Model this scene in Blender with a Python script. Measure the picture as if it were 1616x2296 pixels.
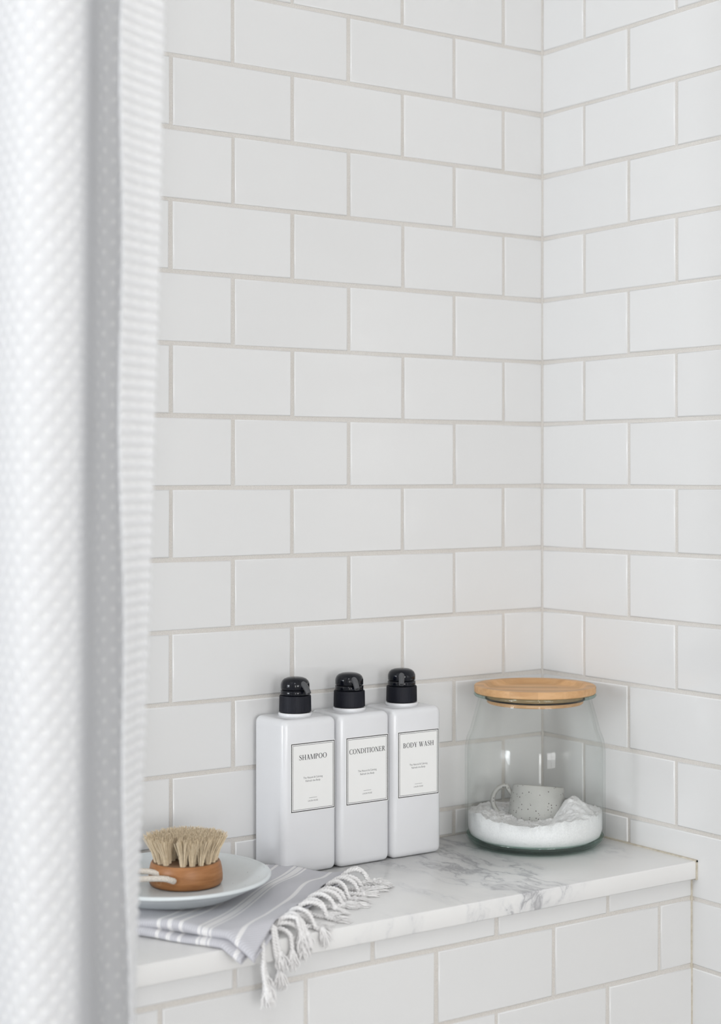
import bpy, bmesh, math, random
import numpy as np
from mathutils import Vector, Matrix, Euler

for o in list(bpy.data.objects):
    bpy.data.objects.remove(o)
SC = bpy.context.scene
COL = SC.collection
R = random.Random(7)
PI = math.pi
ZO = 0.981                       # height of the survey origin above the floor

# ------------------------------------------------------------------ camera
YAW = math.radians(34.84)
CAM = Vector((-1.3945, -1.5993, ZO + 0.0062))
cd = bpy.data.cameras.new('camera')
cd.sensor_fit = 'VERTICAL'; cd.sensor_height = 36.0; cd.sensor_width = 36.0 * 1616 / 2296
cd.lens = 3724.1 / 2296 * 36
cd.shift_y = -(1148 - 1069.1) / 2296
cd.clip_start = 0.02
cd.dof.use_dof = True; cd.dof.focus_distance = 1.85; cd.dof.aperture_fstop = 4.5
cam = bpy.data.objects.new('camera', cd); COL.objects.link(cam)
cam.location = CAM; cam.rotation_euler = (PI / 2, 0, -YAW)
SC.camera = cam

# ------------------------------------------------------------------ world, daylight, exposure
SC.view_settings.view_transform = 'Standard'; SC.view_settings.look = 'None'
SC.view_settings.gamma = 1.0; SC.view_settings.use_curve_mapping = False
SC.view_settings.exposure = 0.31
w = bpy.data.worlds.new('daylight'); SC.world = w; w.use_nodes = True
bg = w.node_tree.nodes['Background']; bg.inputs[0].default_value = (0.86, 0.93, 1.0, 1); bg.inputs[1].default_value = 1.0

def window_light(name, loc, rot, sx, sy, power, col):
    l = bpy.data.lights.new(name, 'AREA'); l.shape = 'RECTANGLE'; l.size = sx; l.size_y = sy
    l.energy = power; l.color = col
    o = bpy.data.objects.new(name, l); COL.objects.link(o); o.location = loc; o.rotation_euler = rot
    return o
RX0, RY0, RZ1 = -4.2, -5.2, 2.5          # room extents (origin corner at 0,0; floor at 0)
# daylight at the windows: end wall on the left, two in the wall behind the camera; plus an added overhead source
WL = dict(y0=-0.66, y1=-0.06, z0=0.45, z1=1.75)
WR = dict(x0=-3.66, x1=-3.08, z0=0.05, z1=1.95)
WQ = dict(x0=-2.10, x1=-0.70, z0=0.40, z1=2.00)
WS = dict(x0=-2.3, x1=-1.3, y0=-2.0, y1=-0.7)
window_light('daylight_left_window', (RX0 - 0.07, (WL['y0'] + WL['y1']) / 2, (WL['z0'] + WL['z1']) / 2),
             (0, -PI / 2, 0), WL['z1'] - WL['z0'], WL['y1'] - WL['y0'], 42, (0.91, 0.955, 1.0))
for n_, W_, p_ in (('daylight_rear_door', WR, 36), ('daylight_rear_window', WQ, 50)):
    window_light(n_, ((W_['x0'] + W_['x1']) / 2, RY0 - 0.07, (W_['z0'] + W_['z1']) / 2), (PI / 2, 0, 0),
                 W_['x1'] - W_['x0'], W_['z1'] - W_['z0'], p_, (1.0, 0.99, 0.98))
window_light('daylight_skylight', ((WS['x0'] + WS['x1']) / 2, (WS['y0'] + WS['y1']) / 2, RZ1 + 0.07), (0, 0, 0),
             WS['x1'] - WS['x0'], WS['y1'] - WS['y0'], 14, (0.97, 0.985, 1.0))  # unseen ceiling source, added to brighten ledge, plate, towel and salt from above
SC.cycles.transparent_max_bounces = 32

# ------------------------------------------------------------------ helpers
def tag(o, label=None, cat=None, group=None, kind=None):
    if label: o['label'] = label
    if cat: o['category'] = cat
    if group: o['group'] = group
    if kind: o['kind'] = kind
    return o
def link(name, me, mat=None, parent=None, loc=None, rot=None):
    o = bpy.data.objects.new(name, me); COL.objects.link(o)
    if mat is not None and me is not None and not me.materials: me.materials.append(mat)
    if parent: o.parent = parent
    if loc is not None: o.location = loc
    if rot is not None: o.rotation_euler = rot
    return o
def empty(name, loc, rz=0.0):
    o = bpy.data.objects.new(name, None); COL.objects.link(o)
    o.empty_display_size = 0.02; o.location = loc; o.rotation_euler = (0, 0, rz)
    return o
def mesh(name, verts, faces, smooth=True):
    me = bpy.data.meshes.new(name)
    me.from_pydata([tuple(v) for v in verts], [], faces)
    if smooth: me.polygons.foreach_set('use_smooth', [True] * len(me.polygons))
    me.update(); return me
class MB:
    def __init__(s): s.v = []; s.f = []
    def add(s, v, f):
        n = len(s.v); s.v += [tuple(p) for p in v]; s.f += [tuple(i + n for i in q) for q in f]
    def box(s, a, b):
        x0, y0, z0 = a; x1, y1, z1 = b
        s.add([(x0,y0,z0),(x1,y0,z0),(x1,y1,z0),(x0,y1,z0),(x0,y0,z1),(x1,y0,z1),(x1,y1,z1),(x0,y1,z1)],
              [(0,3,2,1),(4,5,6,7),(0,1,5,4),(1,2,6,5),(2,3,7,6),(3,0,4,7)])
    def tube(s, pts, rad, seg=8, cap=True):
        pts = [Vector(p) for p in pts]; n = len(pts)
        rr = rad if isinstance(rad, (list, tuple)) else [rad] * n
        up = None; vs = []; fs = []
        for i, p in enumerate(pts):
            t = (pts[min(i + 1, n - 1)] - pts[max(i - 1, 0)]).normalized()
            if up is None:
                up = t.orthogonal().normalized()
            up = (up - t * up.dot(t)).normalized(); sd = t.cross(up)
            for k in range(seg):
                a = 2 * PI * k / seg
                vs.append(p + (up * math.cos(a) + sd * math.sin(a)) * rr[i])
        for i in range(n - 1):
            for k in range(seg):
                k2 = (k + 1) % seg
                fs.append((i * seg + k, i * seg + k2, (i + 1) * seg + k2, (i + 1) * seg + k))
        if cap:
            fs.append(tuple(range(seg - 1, -1, -1))); fs.append(tuple((n - 1) * seg + k for k in range(seg)))
        s.add(vs, fs)
    def lathe(s, prof, seg=64, close=False):
        vs = []; fs = []; idx = []
        for r, z in prof:
            if r < 1e-6: idx.append([len(vs)] * seg); vs.append((0, 0, z))
            else:
                idx.append(list(range(len(vs), len(vs) + seg)))
                vs += [(r * math.cos(2 * PI * k / seg), r * math.sin(2 * PI * k / seg), z) for k in range(seg)]
        m = len(prof)
        for i in range(m if close else m - 1):
            A, B = idx[i], idx[(i + 1) % m]
            for k in range(seg):
                k2 = (k + 1) % seg
                q = [A[k], A[k2], B[k2], B[k]]
                q2 = []
                for t in q:
                    if t not in q2: q2.append(t)
                if len(q2) > 2: fs.append(tuple(q2))
        s.add(vs, fs)
    def me(s, name, smooth=True): return mesh(name, s.v, s.f, smooth)
def arc(cx, cz, r, a0, a1, n=6):
    return [(cx + r * math.cos(math.radians(a0 + (a1 - a0) * i / n)), cz + r * math.sin(math.radians(a0 + (a1 - a0) * i / n))) for i in range(n + 1)]
def sharp(me, ang=40):
    me.polygons.foreach_set('use_smooth', [True] * len(me.polygons))
    me.set_sharp_from_angle(angle=math.radians(ang)); return me
def fixn(me):
    bm = bmesh.new(); bm.from_mesh(me); bmesh.ops.recalc_face_normals(bm, faces=bm.faces); bm.to_mesh(me); bm.free(); return me

# ------------------------------------------------------------------ materials
def M(name):
    m = bpy.data.materials.new(name); m.use_nodes = True
    nt = m.node_tree; b = nt.nodes['Principled BSDF']
    return m, nt, b
def N(nt, typ, **kw):
    n = nt.nodes.new(typ)
    for k, v in kw.items():
        if hasattr(n, k) and not k.startswith('i_'): setattr(n, k, v)
    return n
def L(nt, a, b): nt.links.new(a, b)
def noise(nt, scale, detail=3, rough=.5, vec=None, dist=0):
    n = nt.nodes.new('ShaderNodeTexNoise'); n.inputs['Scale'].default_value = scale; n.inputs['Detail'].default_value = detail
    n.inputs['Roughness'].default_value = rough; n.inputs['Distortion'].default_value = dist
    if vec is not None: L(nt, vec, n.inputs['Vector'])
    return n
def ramp(nt, fac, stops, interp='LINEAR'):
    r = nt.nodes.new('ShaderNodeValToRGB'); r.color_ramp.interpolation = interp
    e = r.color_ramp.elements
    while len(e) < len(stops): e.new(0.5)
    for i, (p, c) in enumerate(stops):
        e[i].position = p; e[i].color = (*c, 1) if len(c) == 3 else c
    L(nt, fac, r.inputs['Fac']); return r
def bump(nt, b, h, strength, dist):
    n = nt.nodes.new('ShaderNodeBump'); n.inputs['Strength'].default_value = strength; n.inputs['Distance'].default_value = dist
    L(nt, h, n.inputs['Height']); L(nt, n.outputs[0], b.inputs['Normal']); return n
def objc(nt):
    return nt.nodes.new('ShaderNodeTexCoord').outputs['Object']
def mapping(nt, vec, scale=(1, 1, 1), rot=(0, 0, 0), loc=(0, 0, 0)):
    m = nt.nodes.new('ShaderNodeMapping'); m.inputs['Scale'].default_value = scale; m.inputs['Rotation'].default_value = rot
    m.inputs['Location'].default_value = loc; L(nt, vec, m.inputs['Vector']); return m.outputs[0]

def mat_plain(name, col, rough=.5, spec=.5, nscale=0, namt=0.03, bs=0, bd=0.0005):
    m, nt, b = M(name)
    b.inputs['Roughness'].default_value = rough; b.inputs['Specular IOR Level'].default_value = spec
    if nscale:
        n = noise(nt, nscale, 4, .6, objc(nt))
        lo = tuple(max(0, c - namt) for c in col); hi = tuple(min(1, c + namt) for c in col)
        r = ramp(nt, n.outputs['Fac'], [(.3, lo), (.7, hi)]); L(nt, r.outputs[0], b.inputs['Base Color'])
        if bs: bump(nt, b, n.outputs['Fac'], bs, bd)
    else: b.inputs['Base Color'].default_value = (*col, 1)
    return m

def mat_tile():
    m, nt, b = M('glazed_white_tile')
    oi = nt.nodes.new('ShaderNodeObjectInfo')
    r = ramp(nt, oi.outputs['Random'], [(0, (.748, .748, .747)), (1, (.766, .766, .765))])
    L(nt, r.outputs[0], b.inputs['Base Color'])
    b.inputs['Roughness'].default_value = .11; b.inputs['Specular IOR Level'].default_value = .5
    g = nt.nodes.new('ShaderNodeNewGeometry')
    n = noise(nt, 14, 2, .5, g.outputs['Position']); bump(nt, b, n.outputs['Fac'], .35, .0012)
    return m
def mat_grout():
    m, nt, b = M('sanded_grout')
    g = nt.nodes.new('ShaderNodeNewGeometry')
    n = noise(nt, 900, 3, .7, g.outputs['Position'])
    n2 = noise(nt, 9, 3, .6, g.outputs['Position'])
    r = ramp(nt, n.outputs['Fac'], [(.3, (.63, .605, .575)), (.7, (.78, .755, .725))])
    mx = nt.nodes.new('ShaderNodeMix'); mx.data_type = 'RGBA'; mx.blend_type = 'MULTIPLY'; mx.inputs[0].default_value = .5
    r2 = ramp(nt, n2.outputs['Fac'], [(.35, (.9, .88, .85)), (.7, (1, 1, 1))])
    L(nt, r.outputs[0], mx.inputs[6]); L(nt, r2.outputs[0], mx.inputs[7]); L(nt, mx.outputs[2], b.inputs['Base Color'])
    b.inputs['Roughness'].default_value = .9; b.inputs['Specular IOR Level'].default_value = .15
    bump(nt, b, n.outputs['Fac'], .6, .0006); return m
BAND = -1.29 - .60
def mat_marble():
    m, nt, b = M('white_marble')
    v = objc(nt)
    wn = noise(nt, 7, 4, .6, v)
    ad = nt.nodes.new('ShaderNodeVectorMath'); ad.operation = 'MULTIPLY_ADD'
    ad.inputs[1].default_value = (.10, .10, .10); L(nt, wn.outputs['Color'], ad.inputs[0]); L(nt, v, ad.inputs[2])
    vv = mapping(nt, ad.outputs[0], (15, 4.5, 9), (0, 0, math.radians(12)))
    n1 = noise(nt, 1.0, 8, .62, vv)
    # thin veins where the noise crosses its middle
    s = nt.nodes.new('ShaderNodeMath'); s.operation = 'SUBTRACT'; s.inputs[1].default_value = .5; L(nt, n1.outputs['Fac'], s.inputs[0])
    a = nt.nodes.new('ShaderNodeMath'); a.operation = 'ABSOLUTE'; L(nt, s.outputs[0], a.inputs[0])
    vein = ramp(nt, a.outputs[0], [(0, (1, 1, 1)), (.012, (.45, .45, .45)), (.05, (0, 0, 0))])
    msk = noise(nt, 5.0, 3, .55, mapping(nt, v, (1.4, .6, 1), (0, 0, math.radians(38)), (.33, .1, 0)))
    sp = nt.nodes.new('ShaderNodeSeparateXYZ'); L(nt, ad.outputs[0], sp.inputs[0])
    # a veined band crosses the slab; its distance along the slab modulates the vein mask
    bd = nt.nodes.new('ShaderNodeMath'); bd.operation = 'MULTIPLY_ADD'; bd.inputs[1].default_value = -.30; L(nt, sp.outputs[1], bd.inputs[0]); L(nt, sp.outputs[0], bd.inputs[2])
    pg = nt.nodes.new('ShaderNodeMath'); pg.operation = 'PINGPONG'; pg.inputs[1].default_value = .33
    of = nt.nodes.new('ShaderNodeMath'); of.operation = 'ADD'; of.inputs[1].default_value = BAND; L(nt, bd.outputs[0], of.inputs[0]); L(nt, of.outputs[0], pg.inputs[0])
    bm_ = nt.nodes.new('ShaderNodeMath'); bm_.operation = 'MULTIPLY_ADD'; bm_.inputs[1].default_value = -1.0; bm_.inputs[2].default_value = .17; L(nt, pg.outputs[0], bm_.inputs[0])
    ms = nt.nodes.new('ShaderNodeMath'); ms.operation = 'ADD'; L(nt, msk.outputs['Fac'], ms.inputs[0]); L(nt, bm_.outputs[0], ms.inputs[1])
    mr = ramp(nt, ms.outputs[0], [(.46, (0, 0, 0)), (.66, (1, 1, 1))])
    mu = nt.nodes.new('ShaderNodeMath'); mu.operation = 'MULTIPLY'; L(nt, vein.outputs[0], mu.inputs[0]); L(nt, mr.outputs[0], mu.inputs[1])
    cl = noise(nt, 20, 5, .65, ad.outputs[0]); cr = ramp(nt, cl.outputs['Fac'], [(.35, (0, 0, 0)), (.75, (1, 1, 1))])
    m2 = nt.nodes.new('ShaderNodeMath'); m2.operation = 'MULTIPLY'; L(nt, cr.outputs[0], m2.inputs[0]); L(nt, mr.outputs[0], m2.inputs[1])
    m3 = nt.nodes.new('ShaderNodeMath'); m3.operation = 'MULTIPLY'; m3.inputs[1].default_value = .55; L(nt, m2.outputs[0], m3.inputs[0])
    sm = nt.nodes.new('ShaderNodeMath'); sm.operation = 'ADD'; sm.use_clamp = True; L(nt, mu.outputs[0], sm.inputs[0]); L(nt, m3.outputs[0], sm.inputs[1])
    c = ramp(nt, sm.outputs[0], [(0, (.86, .855, .845)), (.4, (.77, .77, .772)), (1, (.47, .47, .485))])
    L(nt, c.outputs[0], b.inputs['Base Color']); b.inputs['Roughness'].default_value = .28
    return m
def mat_wood(name, c0, c1, c2, scale=(1, 1, 1), rough=.45, wave=18.0, strips=0):
    m, nt, b = M(name)
    v = objc(nt)
    n = noise(nt, 1.0, 5, .6, mapping(nt, v, scale))
    r = ramp(nt, n.outputs['Fac'], [(.25, c0), (.5, c1), (.78, c2)])
    col = r.outputs[0]
    if strips:
        sx = nt.nodes.new('ShaderNodeSeparateXYZ'); L(nt, v, sx.inputs[0])
        mt = nt.nodes.new('ShaderNodeMath'); mt.operation = 'MULTIPLY'; mt.inputs[1].default_value = strips; L(nt, sx.outputs['Y'], mt.inputs[0])
        fl = nt.nodes.new('ShaderNodeMath'); fl.operation = 'FLOOR'; L(nt, mt.outputs[0], fl.inputs[0])
        m5 = nt.nodes.new('ShaderNodeMath'); m5.operation = 'MULTIPLY_ADD'; m5.inputs[1].default_value = 7.3
        L(nt, fl.outputs[0], m5.inputs[0])
        m6 = nt.nodes.new('ShaderNodeMath'); m6.operation = 'MULTIPLY_ADD'; m6.inputs[1].default_value = 7.0; L(nt, sx.outputs['X'], m6.inputs[0]); L(nt, m5.outputs[0], m6.inputs[2])
        f2 = nt.nodes.new('ShaderNodeMath'); f2.operation = 'FLOOR'; L(nt, m6.outputs[0], f2.inputs[0])
        wn = nt.nodes.new('ShaderNodeTexWhiteNoise'); wn.noise_dimensions = '2D'
        cb = nt.nodes.new('ShaderNodeCombineXYZ'); L(nt, fl.outputs[0], cb.inputs[0]); L(nt, f2.outputs[0], cb.inputs[1]); L(nt, cb.outputs[0], wn.inputs['Vector'])
        r2 = ramp(nt, wn.outputs['Value'], [(0, (.80, .77, .74)), (1, (1.06, 1.04, 1.02))])
        mx = nt.nodes.new('ShaderNodeMix'); mx.data_type = 'RGBA'; mx.blend_type = 'MULTIPLY'; mx.inputs[0].default_value = 1
        L(nt, col, mx.inputs[6]); L(nt, r2.outputs[0], mx.inputs[7]); col = mx.outputs[2]
    L(nt, col, b.inputs['Base Color']); b.inputs['Roughness'].default_value = rough
    bump(nt, b, n.outputs['Fac'], .15, .0005); return m
def mat_speckle(name, base, spot, scale, thr, rough, var=.03, fine=None):
    m, nt, b = M(name); v = objc(nt)
    vo = nt.nodes.new('ShaderNodeTexVoronoi'); vo.inputs['Scale'].default_value = scale; L(nt, v, vo.inputs['Vector'])
    rs = ramp(nt, vo.outputs['Distance'], [(thr * .6, (1, 1, 1)), (thr, (0, 0, 0))])
    wn = nt.nodes.new('ShaderNodeSeparateColor'); L(nt, vo.outputs['Color'], wn.inputs[0])
    gt = nt.nodes.new('ShaderNodeMath'); gt.operation = 'GREATER_THAN'; gt.inputs[1].default_value = .55; L(nt, wn.outputs[0], gt.inputs[0])
    mu = nt.nodes.new('ShaderNodeMath'); mu.operation = 'MULTIPLY'; L(nt, rs.outputs[0], mu.inputs[0]); L(nt, gt.outputs[0], mu.inputs[1])
    n = noise(nt, 40, 4, .6, v)
    rb = ramp(nt, n.outputs['Fac'], [(.3, tuple(c - var for c in base)), (.7, tuple(min(1, c + var) for c in base))])
    mx = nt.nodes.new('ShaderNodeMix'); mx.data_type = 'RGBA'; L(nt, mu.outputs[0], mx.inputs[0]); L(nt, rb.outputs[0], mx.inputs[6]); mx.inputs[7].default_value = (*spot, 1)
    L(nt, mx.outputs[2], b.inputs['Base Color']); b.inputs['Roughness'].default_value = rough
    if fine:
        nf = noise(nt, fine, 3, .6, v); bump(nt, b, nf.outputs['Fac'], .4, .0006)
    return m
def mat_glass(name, tint, rough=.02, f0=.02):
    m, nt, b = M(name); nt.nodes.remove(b); out = nt.nodes['Material Output']
    tr = nt.nodes.new('ShaderNodeBsdfTransparent'); gl = nt.nodes.new('ShaderNodeBsdfGlossy'); gl.inputs['Roughness'].default_value = rough
    lw = nt.nodes.new('ShaderNodeLayerWeight'); lw.inputs['Blend'].default_value = .5
    p = nt.nodes.new('ShaderNodeMath'); p.operation = 'POWER'; p.inputs[1].default_value = 4.0; L(nt, lw.outputs['Facing'], p.inputs[0])
    q = nt.nodes.new('ShaderNodeMath'); q.operation = 'MULTIPLY_ADD'; q.inputs[1].default_value = .4; q.inputs[2].default_value = f0; L(nt, p.outputs[0], q.inputs[0])
    # glass looks deeper green where the line of sight runs along the wall
    mt = nt.nodes.new('ShaderNodeMix'); mt.data_type = 'RGBA'; p2 = nt.nodes.new('ShaderNodeMath'); p2.operation = 'POWER'; p2.inputs[1].default_value = 3.0
    L(nt, lw.outputs['Facing'], p2.inputs[0]); L(nt, p2.outputs[0], mt.inputs[0])
    mt.inputs[6].default_value = (*tint, 1); mt.inputs[7].default_value = (tint[0] ** 4, tint[1] ** 3, tint[2] ** 3.3, 1)
    L(nt, mt.outputs[2], tr.inputs['Color'])
    mx = nt.nodes.new('ShaderNodeMixShader'); L(nt, q.outputs[0], mx.inputs[0]); L(nt, tr.outputs[0], mx.inputs[1]); L(nt, gl.outputs[0], mx.inputs[2])
    L(nt, mx.outputs[0], out.inputs['Surface']); return m
def mat_cloth():
    m, nt, b = M('waffle_cotton'); out = nt.nodes['Material Output']
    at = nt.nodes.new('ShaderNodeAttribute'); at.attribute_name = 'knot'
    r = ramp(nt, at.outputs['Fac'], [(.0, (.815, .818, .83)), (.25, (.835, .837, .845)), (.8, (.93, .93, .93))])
    df = nt.nodes.new('ShaderNodeBsdfDiffuse'); tl = nt.nodes.new('ShaderNodeBsdfTranslucent')
    L(nt, r.outputs[0], df.inputs[0]); L(nt, r.outputs[0], tl.inputs[0])
    hm = nt.nodes.new('ShaderNodeAttribute'); hm.attribute_name = 'hem'     # the doubled hem lets less light through
    hr = ramp(nt, hm.outputs['Fac'], [(0, (.36, .36, .36)), (1, (.06, .06, .06))])
    mx = nt.nodes.new('ShaderNodeMixShader'); L(nt, hr.outputs[0], mx.inputs[0])
    L(nt, df.outputs[0], mx.inputs[1]); L(nt, tl.outputs[0], mx.inputs[2]); L(nt, mx.outputs[0], out.inputs['Surface'])
    nt.nodes.remove(b); return m
def mat_towel():
    m, nt, b = M('striped_towel_weave')
    uv = nt.nodes.new('ShaderNodeTexCoord').outputs['UV']
    sx = nt.nodes.new('ShaderNodeSeparateXYZ'); L(nt, uv, sx.inputs[0])
    G = (.585, .583, .622); Wt = (.84, .83, .835)
    st = [(0, G)]
    for c, h in ((.018, .0022), (.047, .0012), (.053, .0032), (.059, .0012), (.079, .0020), (.091, .0020), (.103, .0020), (.150, .002)):
        st += [((c - h) / .2, Wt), ((c + h) / .2, G)]
    mt = nt.nodes.new('ShaderNodeMath'); mt.operation = 'MULTIPLY'; mt.inputs[1].default_value = 5.0; L(nt, sx.outputs[1], mt.inputs[0])
    cr = ramp(nt, mt.outputs[0], st, 'CONSTANT')
    wv = nt.nodes.new('ShaderNodeTexWave'); wv.wave_type = 'BANDS'; wv.bands_direction = 'DIAGONAL'; wv.inputs['Scale'].default_value = 210; wv.inputs['Distortion'].default_value = .6
    wv.inputs['Detail'].default_value = 1
    L(nt, mapping(nt, uv, (1, 1, 1)), wv.inputs['Vector'])
    wr = ramp(nt, wv.outputs['Fac'], [(0, (.86, .86, .86)), (1, (1.06, 1.06, 1.06))])
    mx = nt.nodes.new('ShaderNodeMix'); mx.data_type = 'RGBA'; mx.blend_type = 'MULTIPLY'; mx.inputs[0].default_value = 1
    L(nt, cr.outputs[0], mx.inputs[6]); L(nt, wr.outputs[0], mx.inputs[7]); L(nt, mx.outputs[2], b.inputs['Base Color'])
    b.inputs['Roughness'].default_value = .95; b.inputs['Specular IOR Level'].default_value = .1
    b.inputs['Sheen Weight'].default_value = .25
    bump(nt, b, wv.outputs['Fac'], .3, .0004); return m

T = {}
T['tile'] = mat_tile(); T['grout'] = mat_grout(); T['marble'] = mat_marble()
T['plaster'] = mat_plain('white_plaster', (.80, .79, .77), .8, .2, 30, .01, .1, .001)
T['floor'] = mat_plain('pale_stone_floor', (.38, .37, .36), .5, .4, 6, .05)
T['frame'] = mat_plain('white_painted_wood', (.8, .8, .79), .4, .4, 60, .01)
T['caulk'] = mat_plain('aged_caulk', (.60, .55, .46), .7, .2, 160, .09, .3, .0005)
T['plastic'] = mat_plain('white_glossy_plastic', (.76, .765, .785), .16, .5, 30, .004)
T['black'] = mat_plain('black_glossy_plastic', (.005, .006, .010), .10, .32, 60, .002)
T['blackmatte'] = mat_plain('black_satin_plastic', (.008, .009, .015), .5, .22, 60, .002)
T['spout'] = mat_plain('dark_grey_rubber', (.085, .087, .092), .5, .4, 60, .004)
T['paper'] = mat_plain('label_paper', (.87, .87, .86), .55, .3, 80, .005)
T['ink'] = mat_plain('dark_grey_ink', (.045, .043, .047), .6, .2, 90, .004)
T['ink2'] = mat_plain('mid_grey_ink', (.16, .155, .16), .6, .2, 90, .01)
T['glass'] = mat_glass('clear_green_glass', (.992, .996, .994))
T['glassbase'] = mat_glass('thick_green_glass', (.85, .905, .885), .03, .05)
T['glassrim'] = mat_glass('rim_green_glass', (.87, .915, .90), .03, .06)
T['bamboo'] = mat_wood('bamboo', (.58, .33, .15), (.68, .41, .20), (.78, .51, .28), (14, 160, 160), .5, strips=62)
T['wood'] = mat_wood('oiled_pear_wood', (.25, .095, .028), (.37, .155, .05), (.47, .22, .085), (30, 30, 230), .42)
T['woodtop'] = mat_wood('worn_wood_top', (.17, .10, .06), (.25, .15, .09), (.32, .2, .12), (60, 60, 60), .6)  # top face in a darker, duller brown than the sides
T['bristle'] = mat_plain('pale_horsehair', (.86, .72, .52), .65, .3, 300, .09)
T['rope'] = mat_plain('cotton_cord', (.74, .68, .61), .9, .1, 500, .07, .6, .0008)
T['mark'] = mat_plain('pale_engraving', (.50, .30, .15), .6, .3, 60, .02)
T['plate'] = mat_speckle('pale_blue_glaze', (.73, .775, .79), (.15, .13, .11), 130, .07, .25, .018)
T['cup'] = mat_speckle('speckled_grey_stoneware', (.43, .43, .41), (.05, .035, .03), 290, .25, .6, .03, 500)
T['gasket'] = mat_plain('dark_gasket', (.03, .03, .03), .6, .3, 50, .01)
T['cloth'] = mat_cloth(); T['towel'] = mat_towel()
T['fringe'] = mat_plain('white_cotton_fringe', (.88, .87, .865), .95, .1, 700, .05, .4, .0006)
T['metal'] = mat_plain('brushed_metal', (.62, .62, .62), .3, .5, 80, .02)
def mat_salt():
    m, nt, b = M('white_bath_salt'); n = noise(nt, 650, 3, .7, objc(nt))
    r = ramp(nt, n.outputs['Fac'], [(.3, (.77, .775, .785)), (.6, (.87, .872, .878))]); L(nt, r.outputs[0], b.inputs['Base Color'])
    b.inputs['Roughness'].default_value = .6; b.inputs['Specular IOR Level'].default_value = .5
    bump(nt, b, n.outputs['Fac'], .5, .0012); return m
T['salt'] = mat_salt()

# ------------------------------------------------------------------ room shell
def slab(name, boxes, mat, label, cat='wall', loc=None):
    m = MB()
    for a, b in boxes: m.box(a, b)
    o = link(name, m.me(name, False), mat); tag(o, label, cat, kind='structure'); return o
G = 0.0013                                   # grout lies this far behind the tile faces
wall_back = slab('wall_back', [((RX0, G, 0), (G + .12, .12, RZ1))], T['grout'], 'white subway tiled wall behind the bottles', 'wall')
wall_right = slab('wall_right', [((G, RY0, 0), (.12, 0.0, RZ1))], T['grout'], 'white subway tiled wall right of the corner', 'wall')
LZ = ZO - .431; SL = .0205; YF = -.2665; YT = -.2588
wall_ledge = slab('wall_ledge', [((RX0, YT + G, 0), (0.0, 0.0, LZ - SL))], T['grout'], 'white tiled front of the ledge under the marble slab', 'wall')
slab('floor', [((RX0, RY0, -.1), (.12, .12, 0))], T['floor'], 'pale stone floor outside the picture', 'floor')
slab('ceiling', [((RX0, RY0, RZ1), (WS['x0'], .12, RZ1 + .1)), ((WS['x1'], RY0, RZ1), (.12, .12, RZ1 + .1)),
                 ((WS['x0'], RY0, RZ1), (WS['x1'], WS['y0'], RZ1 + .1)), ((WS['x0'], WS['y1'], RZ1), (WS['x1'], .12, RZ1 + .1))], T['plaster'], 'white plaster ceiling with an added light opening outside the picture', 'ceiling')
a, b_ = WL, WR
slab('wall_left', [((RX0 - .08, RY0, 0), (RX0, a['y0'], RZ1)), ((RX0 - .08, a['y1'], 0), (RX0, .12, RZ1)),
                   ((RX0 - .08, a['y0'], 0), (RX0, a['y1'], a['z0'])), ((RX0 - .08, a['y0'], a['z1']), (RX0, a['y1'], RZ1))],
     T['plaster'], 'white plaster wall with a window on the left outside the picture')
q_ = WQ; xs_ = [RX0, b_['x0'], b_['x1'], q_['x0'], q_['x1'], .12]
slab('wall_rear', [((xs_[k], RY0 - .08, 0), (xs_[k + 1], RY0, RZ1)) for k in (0, 2, 4)] +
     [bx for W_ in (b_, q_) for bx in (((W_['x0'], RY0 - .08, 0), (W_['x1'], RY0, W_['z0'])), ((W_['x0'], RY0 - .08, W_['z1']), (W_['x1'], RY0, RZ1)))],
     T['plaster'], 'white plaster wall with two windows behind the camera')
def window(name, axis, p, u0, u1, z0, z1, label):
    m = MB()
    def bx(ua, ub, za, zb):
        if axis == 'x': m.box((p - .06, ua, za), (p - .015, ub, zb))
        else: m.box((ua, p - .06, za), (ub, p - .015, zb))
    t = .05
    bx(u0, u0 + t, z0, z1); bx(u1 - t, u1, z0, z1); bx(u0, u1, z0, z0 + t); bx(u0, u1, z1 - t, z1)
    uc = (u0 + u1) / 2; zc = (z0 + z1) / 2
    if u1 - u0 > .7: bx(uc - .015, uc + .015, z0, z1)
    bx(u0, u1, zc - .015, zc + .015)
    tag(link(name, m.me(name, False), T['frame']), label, 'window', kind='structure')
window('window_1', 'x', RX0, a['y0'], a['y1'], a['z0'], a['z1'], 'white framed window in the left wall outside the picture')
window('window_2', 'y', RY0, b_['x0'], b_['x1'], b_['z0'], b_['z1'], 'tall white framed window behind the camera on the left')
window('window_3', 'y', RY0, q_['x0'], q_['x1'], q_['z0'], q_['z1'], 'wide white framed window behind the camera on the right')

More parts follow.
